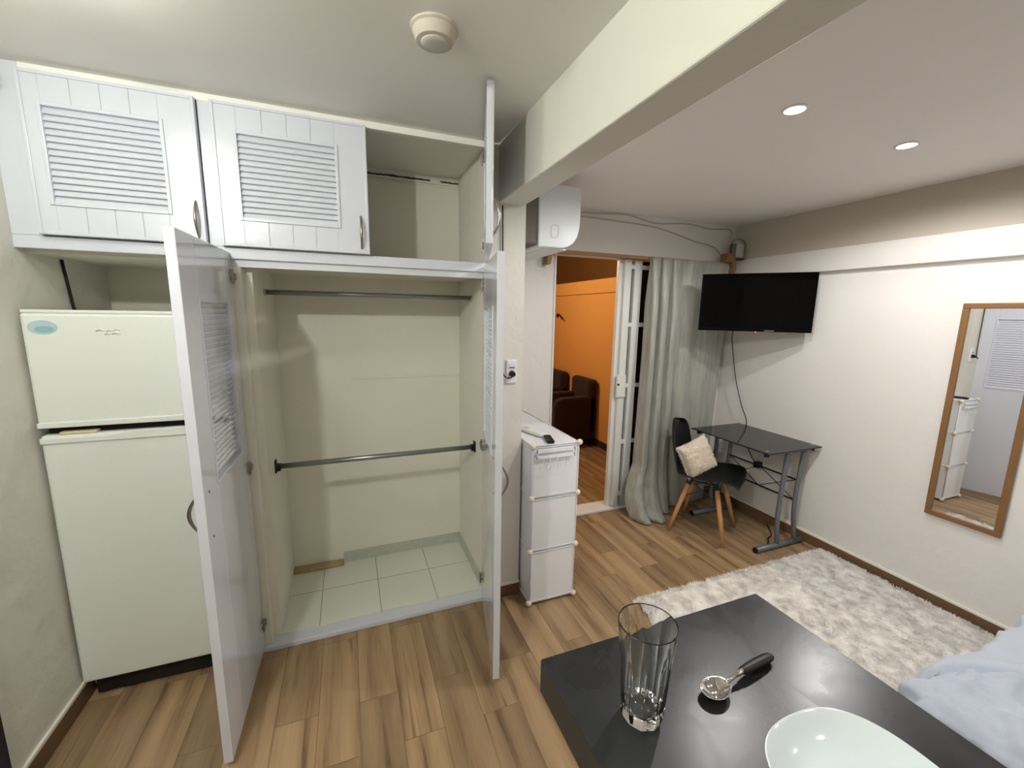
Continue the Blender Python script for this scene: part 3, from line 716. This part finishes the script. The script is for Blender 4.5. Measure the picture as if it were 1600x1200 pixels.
# ------------------------------------------------------------ desk
DX0, DX1, DY0, DY1, DZ = 2.505, 3.018, 1.825, 2.495, .730
t = thing('computer_desk', 'black glass desk with grey curved tube legs below the television', 'desk', (2.76, 2.16, 0))
ox, oy = 2.76, 2.16
bx(DX0-ox, DX1-ox, DY0-oy, DY1-oy, DZ-.008, DZ).build('glass_top', M['desk_glass'], t, bevel=.001)
for y in (1.87, 2.45):
    yy = y-oy
    MB().tube([(2.545-ox, yy, .022), (3.005-ox, yy, .022)], .020, 14).build('foot_bar', M['desk_metal'], t, smooth=True)
    smooth_by_angle(t.children[-1], 50)
    MB().tube([(2.543-ox, yy, .022), (2.548-ox, yy, .022)], .0205, 14).build('end_cap', M['black_plastic'], t)
    MB().tube(bez([(2.752-ox, yy, .03), (2.728-ox, yy, .20), (2.728-ox, yy, .36), (2.738-ox, yy, .54), (2.742-ox, yy, .70)], 6), .0155, 12).build('leg', M['desk_metal'], t, smooth=True)
    MB().tube(bez([(2.925-ox, yy, .03), (2.888-ox, yy, .22), (2.882-ox, yy, .38), (2.893-ox, yy, .54), (2.906-ox, yy, .70)], 6), .0155, 12).build('leg', M['desk_metal'], t, smooth=True)
    MB().tube([(2.56-ox, yy, .706), (2.97-ox, yy, .706)], .012, 10).build('top_bar', M['desk_metal'], t)
    for x in (2.545, 2.985):
        MB().tube([(x-ox, yy, .694), (x-ox, yy, .7225)], .017, 12).build('glass_clamp', M['black_plastic'], t)
        MB().tube([(x-ox, yy, .7295), (x-ox, yy, .7320)], .010, 12).build('screw_cap', M['chrome'], t)
for z in (.485, .335):
    x = 2.885
    MB().tube([(x-ox, 1.87-oy, z), (x-ox, 2.45-oy, z)], .0065, 8).build('crossbar', M['black_plastic'], t)
for (a, b) in (((1.88, .335), (2.16, .485)), ((2.16, .485), (2.44, .335)), ((1.88, .485), (2.16, .335)), ((2.16, .335), (2.44, .485))):
    MB().tube([(2.885-ox, a[0]-oy, a[1]), (2.885-ox, b[0]-oy, b[1])], .003, 6).build('brace_wire', M['black_plastic'], t)

# ------------------------------------------------------------ chair
t = thing('shell_chair', 'black moulded shell chair with splayed wooden legs at the glass desk', 'chair', (2.46, 2.26, 0), math.radians(211.2))
prof = bez([(.238, .414), (.218, .432), (.12, .437), (0, .425), (-.12, .430), (-.19, .475), (-.222, .56), (-.245, .66), (-.262, .76), (-.272, .825)], 5)
prof = [Vector((p.x, p.y)) for p in [Vector((q[0], q[1], 0)) for q in [(v.x, v.y) for v in prof]]]
def shell(u, v):
    f = v*(len(prof)-1); i = min(int(f), len(prof)-2); p = prof[i].lerp(prof[i+1], f-i)
    s = (u-.5)*2
    if v < .42: hwid = .232*math.sqrt(1-.72*max(0, (.20-v)/.20)**2.2)
    else: hwid = .235-.055*((v-.42)/.58)
    hwid *= math.sqrt(max(.02, 1-max(0, (v-.76)/.245)**2.4))
    c = abs(s)**2.4
    if v < .45: lift = .045*c*(min(1, v/.12)); fwd = 0
    else: lift = .045*c*max(0, 1-(v-.45)/.15); fwd = .055*c*min(1, (v-.45)/.15)
    return (s*hwid, p.x+fwd, p.y+lift)
MB().grid(29, 46, shell).build('shell', M['black_shell'], t, smooth=True, solid=.006)
for sx in (-1, 1):
    for sy in (-1, 1):
        MB().tube([(sx*.100, sy*.095-.0, .385), (sx*.150, sy*.145, .19), (sx*.195, sy*.190, .0)], [.0175, .0165, .0115], 12).build('leg', M['leg_wood'], t, smooth=True)
        MB().tube([(sx*.104, sy*.10, .37), (sx*.09, sy*.085, .415)], .019, 10).build('leg_mount', M['black_plastic'], t)
wr = MB()
P4 = {(sx, sy): Vector((sx*.128, sy*.122, .275)) for sx in (-1, 1) for sy in (-1, 1)}
T4 = {(sx, sy): Vector((sx*.095, sy*.09, .40)) for sx in (-1, 1) for sy in (-1, 1)}
seq = [(-1, -1), (1, -1), (1, 1), (-1, 1)]
for i in range(4):
    a, b = seq[i], seq[(i+1) % 4]
    wr.tube([P4[a], T4[b]], .003, 6); wr.tube([P4[b], T4[a]], .003, 6); wr.tube([T4[a], T4[b]], .005, 6)
wr.build('wire_brace', M['black_plastic'], t)

# pillow
pm = Matrix.Translation((2.385, 2.30, .568)) @ Matrix.Rotation(math.radians(170), 4, 'Z') @ Matrix.Rotation(math.radians(12), 4, 'X') @ Matrix.Rotation(math.radians(22), 4, 'Y')
pv = MB(); n = 33
def pil(side):
    def f(u, v):
        a = (u-.5)*2; b = (v-.5)*2
        k = max(0, (1-a**4))*max(0, (1-b**4)); th = .062*k**.45
        pinch = 1-.10*(1-max(abs(a), abs(b))**2)*0-.09*(1-abs(a))*(abs(b) > .0)*abs(b)**3*.0
        sx = a*(1-.08*(1-b*b)); sz = b*(1-.08*(1-a*a))
        p = Vector((sx*.124, side*th*1.15, sz*.124))
        p += Vector((0, side*.006, 0))*mnoise.noise(Vector((a*5, b*5, side)))
        return pm @ p
    return f
pv.grid(n, n, pil(1)); pv.grid(n, n, pil(-1))
PW = pv.build('cushion', M['pillow'], smooth=True)
tag(PW, 'cream plush square cushion with fringed edge on the black chair', 'cushion')
fg = MB()
rr = random.Random(3)
for e in range(4):
    for i in range(70):
        a = -1+2*i/69
        b = 1
        sx, sz = a*(1-.0), b*(1-.08*(1-a*a))
        p = [(sx, sz), (sz, sx), (sx, -sz), (-sz, sx)][e]
        P0 = Vector((p[0]*.124, 0, p[1]*.124)); dv = Vector((p[0], rr.uniform(-.6, .6), p[1])).normalized()
        dv = (dv+Vector((rr.uniform(-.5, .5), rr.uniform(-.5, .5), rr.uniform(-.5, .5)))*.6).normalized()
        fg.tube([pm @ (P0-dv*.004), pm @ (P0+dv*rr.uniform(.008, .016))], [.003, .001], 4, cap=False)
fg.build('fringe', M['pillow'], PW)
# plush pile tufts over the cushion
pf = MB()
for side in (1, -1):
    F = pil(side)
    for i in range(1500):
        u, v = rr.uniform(.03, .97), rr.uniform(.03, .97)
        p = F(u, v); q = (pm.to_3x3() @ Vector(((u-.5)*1.2, side*.8, (v-.5)*1.2))).normalized()
        q = (q+Vector((rr.uniform(-1, 1), rr.uniform(-1, 1), rr.uniform(-1.2, .6)))*.7).normalized()
        s = q.orthogonal().normalized()*.0022
        b = len(pf.v); pf.v += [tuple(p-s), tuple(p+s), tuple(p+q*.011)]; pf.f.append((b, b+1, b+2))
o = pf.build('pile', M['pillow'], PW); o['kind'] = 'stuff'

# ------------------------------------------------------------ mirror
t = thing('wall_mirror', 'tall mirror in a honey-coloured wooden frame on the right wall', 'mirror', (XR, 1.085, 1.11))
y0, y1, z0, z1 = -.150, .155, -.588, .583
fwid = .028
for (a, b, c, d_) in ((y0, y1, z1-fwid, z1), (y0, y1, z0, z0+fwid), (y0, y0+fwid, z0+fwid, z1-fwid), (y1-fwid, y1, z0+fwid, z1-fwid)):
    bx(-.022, -.001, a, b, c, d_).build('frame_rail', M['frame_wood'], t, bevel=.004)
bx(-.012, -.006, y0+.02, y1-.02, z0+.02, z1-.02).build('mirror_glass', M['mirror'], t)

# ------------------------------------------------------------ rug
def rugedge(x, y):
    return .012*mnoise.noise(Vector((x*6, y*6, 0)))
RX0, RX1, RY0, RY1 = 1.42, 3.0, .45, 1.73
def rugf(u, v):
    x = RX0+(RX1-RX0)*u; y = RY0+(RY1-RY0)*v
    e = min(u*(RX1-RX0), (1-u)*(RX1-RX0), v*(RY1-RY0), (1-v)*(RY1-RY0))
    z = .004+.020*min(1, e/.03)**.5+.006*mnoise.noise(Vector((x*22, y*22, 3)))*min(1, e/.03)
    return (x, y, max(.003, z))
RG = MB().grid(150, 130, rugf).build('shaggy_rug', M['rug'], smooth=True)
tag(RG, 'white and grey shaggy rug on the floor along the right wall', 'rug')
NB = 170000
rng = np.random.default_rng(5)
bxs = rng.uniform(RX0, RX1, NB); bys = rng.uniform(RY0, RY1, NB)
# flow field directions
def flow(x, y, s):
    a = .6*np.sin(x*9.1+s)+.6*np.sin(y*11.3+1.7*s)+np.sin((x+y)*37.0+2.1*s)+np.sin((x-y)*49.0+s)+.8*np.sin(x*87+np.sin(y*61))
    return a
th = flow(bxs, bys, .4)*.75+rng.normal(0, 1.0, NB)+.6
ln = rng.uniform(.014, .030, NB)
lean = rng.uniform(.65, .97, NB)
dx, dy, dz = np.cos(th)*lean, np.sin(th)*lean, np.sqrt(1-np.clip(lean, 0, .97)**2)
wd = rng.uniform(.0008, .0015, NB)
px, py = -np.sin(th), np.cos(th)
zb = .012
V = np.zeros((NB, 5, 3)); base = np.stack([bxs, bys, np.full(NB, zb)], 1)
D = np.stack([dx, dy, dz], 1); Pp = np.stack([px, py, np.zeros(NB)], 1)
V[:, 0] = base-Pp*wd[:, None]; V[:, 1] = base+Pp*wd[:, None]
midp = base+D*(ln*.6)[:, None]+np.array([0, 0, .004])
V[:, 2] = midp+Pp*wd[:, None]*.9; V[:, 3] = midp-Pp*wd[:, None]*.9
D2 = D.copy(); D2[:, 2] *= .2
V[:, 4] = midp+D2*(ln*.5)[:, None]
V[:, :, 0] = np.minimum(V[:, :, 0], XR-.013)
idx = np.arange(NB)*5
me = bpy.data.meshes.new('pile')
me.vertices.add(NB*5); me.vertices.foreach_set('co', V.reshape(-1))
quads = np.stack([idx, idx+1, idx+2, idx+3], 1); tris = np.stack([idx+3, idx+2, idx+4], 1)
loops = np.concatenate([quads.reshape(-1), tris.reshape(-1)])
me.loops.add(len(loops)); me.loops.foreach_set('vertex_index', loops.astype(np.int32))
me.polygons.add(2*NB); ls = np.concatenate([np.arange(NB)*4, NB*4+np.arange(NB)*3])
me.polygons.foreach_set('loop_start', ls.astype(np.int32))
me.update(calc_edges=True); me.validate(); me.materials.append(M['rug'])
o = bpy.data.objects.new('pile', me); COL.objects.link(o); o.parent = RG; o['kind'] = 'stuff'

# ------------------------------------------------------------ bed
t = thing('bed', 'low bed with mattress under the pale blue duvet at the lower right', 'bed', (2.29, -.55, 0))
bx(-.62, .70, -.95, .98, .06, .20).build('base', M['mattress'], t, bevel=.01)
bx(-.64, .72, -.98, 1.04, .20, .44).build('mattress', M['mattress'], t, bevel=.05)
for sx in (-.56, .62):
    for sy in (-.9, .9): MB().tube([(sx, sy, 0), (sx, sy, .07)], .025, 12).build('leg', M['black_plastic'], t)
bx0, bx1, by0, by1 = 1.475, 3.03, -1.55, .595
cx, cy = (bx0+bx1)/2, (by0+by1)/2
def duv(u, v):
    # u around, v 0 centre .. .6 edge .. 1 hem
    a = u*2*PI
    ca, sa = math.cos(a), math.sin(a); k = 1/max(abs(ca), abs(sa))
    pw = (abs(ca)**14+abs(sa)**14)**(-1/14)
    ex, ey = ca*pw, sa*pw
    hx, hy = (bx1-bx0)/2, (by1-by0)/2
    if v < .7:
        q = v/.7; x = cx+ex*hx*q; y = cy+ey*hy*q; z = .545-.035*max(0, (q-.80)/.20)**2
        n = .5
    else:
        q = (v-.7)/.3
        out = .075*math.sin(q*PI/2)
        fold = .018*math.sin(a*46+3*math.sin(a*7))*q
        x = cx+ex*(hx+out+fold); y = cy+ey*(hy+out+fold); z = .51-.39*q**1.15
        n = 1.4
    p = Vector((x*4.2, y*4.2, z*3))
    w1 = mnoise.noise(p); w2 = mnoise.noise(p*2.7+Vector((3, 1, 2))); w3 = mnoise.noise(Vector((x*16+w1*3, y*6, z*5)))
    dd = (.015 if v < .7 else .022)*w1+.010*w2+.010*n*w3
    # quilting seams: one curving in from the foot edge, others straight
    xs = (1.50, 1.60, 1.68, 1.80, 1.868, 1.95, 2.05, 2.25); ysm = (.62, .61, .585, .535, .455, .33, .12, -.5)
    yc_ = float(np.interp(x, xs, ysm)); sl = .6 if x < 1.75 else 1.3
    dist = abs(y-yc_)/math.hypot(1, sl) if x < 2.25 else 9
    if v < .86: dd += -.022*math.exp(-(dist/.014)**2)+.012*math.exp(-((dist-.05)/.035)**2)
    if x < 1.9 and y < yc_: dd += .026*max(0, mnoise.noise(Vector((x*9+y*5, y*24-x*10, 1))))**.8+.016*mnoise.noise(Vector((x*30, y*12, 5)))
    dist = abs(y+.35)
    dd -= .016*math.exp(-(dist/.018)**2)
    z += dd
    if v >= .7: x += ex*dd*1.2; y += ey*dd*1.2
    x = min(x, XR-.016)
    return (x, y, max(.03, z))
mb = MB(); NU, NV = 900, 150
mb.grid(NU, NV, duv)
o = mb.build('duvet', M['duvet'], smooth=True, solid=.004)
tag(o, 'pale blue-grey quilted duvet spread over the bed in the lower right corner', 'duvet')

# ------------------------------------------------------------ black table with things
TX0, TX1, TY0, TY1, TZ = .291, .814, .062, .585, 1.0
t = thing('black_table', 'black square-topped high table in the foreground', 'table', ((TX0+TX1)/2, (TY0+TY1)/2, 0))
hx = (TX1-TX0)/2
bx(-hx, hx, -hx, hx, TZ-.064, TZ).build('tabletop', M['table'], t, bevel=.0015)
bx(-.045, .045, -.045, .045, .03, TZ-.064).build('column', M['table'], t, bevel=.003)
bx(-.20, .20, -.20, .20, 0, .03).build('base', M['table'], t, bevel=.004)

# tumbler glass, faceted
gx, gy = .390, .437
nf = 10
def fac(a, z):
    k = max(0, min(1, (.13-z)/.03)) if z > .1 else 1
    seg = 2*PI/nf; m = ((a+seg/2) % seg)-seg/2
    return 1-k*(1-math.cos(seg/2)/math.cos(m))*.9+0 if k > 0 else 1
Hg = .158
out = [(.0001, 0), (.026, 0), (.0295, .003), (.0315, .010), (.0330, .03), (.0348, .06), (.0368, .09), (.0388, .115), (.0408, .135), (.0420, .150), (.0425, Hg-.001), (.0418, Hg)]
inn = [(.0405, Hg-.001), (.0398, .150), (.0384, .135), (.0362, .115), (.0340, .09), (.0318, .06), (.0298, .03), (.0275, .022), (.020, .0175), (.0001, .0155)]
vs = MB(); seg = 80
prof = out+inn; vv = []; ff = []
for i, (r, z) in enumerate(prof):
    for k in range(seg):
        a = 2*PI*k/seg; q = r*(fac(a, z) if i < len(out) else (fac(a, z)*.5+.5))
        vv.append((q*math.cos(a), q*math.sin(a), z))
for i in range(len(prof)-1):
    for k in range(seg): ff.append((i*seg+k, i*seg+(k+1) % seg, (i+1)*seg+(k+1) % seg, (i+1)*seg+k))
vs.add(vv, ff)
o = vs.build('drinking_glass', M['glass'], loc=(gx, gy, TZ+.0004)); smooth_by_angle(o, 16)
tag(o, 'tall clear faceted drinking glass standing on the black table', 'glass')

# spoon
t = thing('serving_spoon', 'metal spoon with black plastic handle lying on the black table', 'spoon', (.528, .424, TZ), math.atan2(.440-.424, .66-.528))
def bowl(u, v):
    a = (u-.5)*2; b = (v-.5)*2
    # disc mapping
    x = a*math.sqrt(1-b*b/2); y = b*math.sqrt(1-a*a/2); r = min(1, math.hypot(x, y))
    return (x*.028-.002, y*.0195*(1-.12*x), .014-.0115*(1-r*r))
MB().grid(19, 19, bowl).build('bowl', M['chrome'], t, smooth=True, solid=.0012)
MB().tube(bez([(.022, 0, .012), (.034, 0, .013), (.05, 0, .0155), (.068, 0, .015)], 5), [.0042]*4+[.003]*6+[.0045]*6, 10).build('neck', M['chrome'], t, smooth=True)
hb = []
for i, (x, w_, z_) in enumerate([(.060, .0045, .0150), (.064, .0065, .0150), (.080, .0078, .0145), (.105, .0088, .0130), (.130, .0088, .0110), (.142, .0075, .0100), (.148, .0045, .0095)]):
    hb.append((x, w_, z_))
hm = MB(); vsx = []; fsx = []
for (x, w_, z_) in hb:
    for k in range(14):
        a = 2*PI*k/14; vsx.append((x, w_*math.cos(a), z_+w_*.72*math.sin(a)))
for i in range(len(hb)-1):
    for k in range(14): fsx.append((i*14+k, i*14+(k+1) % 14, (i+1)*14+(k+1) % 14, (i+1)*14+k))
fsx += [tuple(range(14))[::-1], tuple((len(hb)-1)*14+k for k in range(14))]
hm.add(vsx, fsx).build('handle', M['black_plastic'], t, smooth=True)

# plate / shallow bowl: rounded oval dish
pcx, pcy = .573, .226
rot = Matrix.Rotation(math.radians(0), 4, 'Z')
def dish(u, v):
    a = u*2*PI; ca, sa = math.cos(a), math.sin(a)
    k = (abs(ca)**2.5+abs(sa)**2.5)**(-1/2.5)
    pr_ = [(.001, .008), (.45, .008), (.62, .009), (.74, .013), (.88, .024), (.97, .032), (1.0, .034), (1.005, .032), (.97, .028), (.86, .018), (.72, .007), (.60, .003), (.56, .0), (.45, .002), (.001, .002)]
    r, z = pr_[int(round(v*(len(pr_)-1)))]
    return tuple(rot @ Vector((ca*k*r*.111, sa*k*r*.112, z)))
o = MB().grid(97, 15, dish).build('oval_dish', M['plate'], smooth=True, loc=(pcx, pcy, TZ+.0005), sub=1)
tag(o, 'empty white rounded dish on the black table at the bottom edge', 'dish')
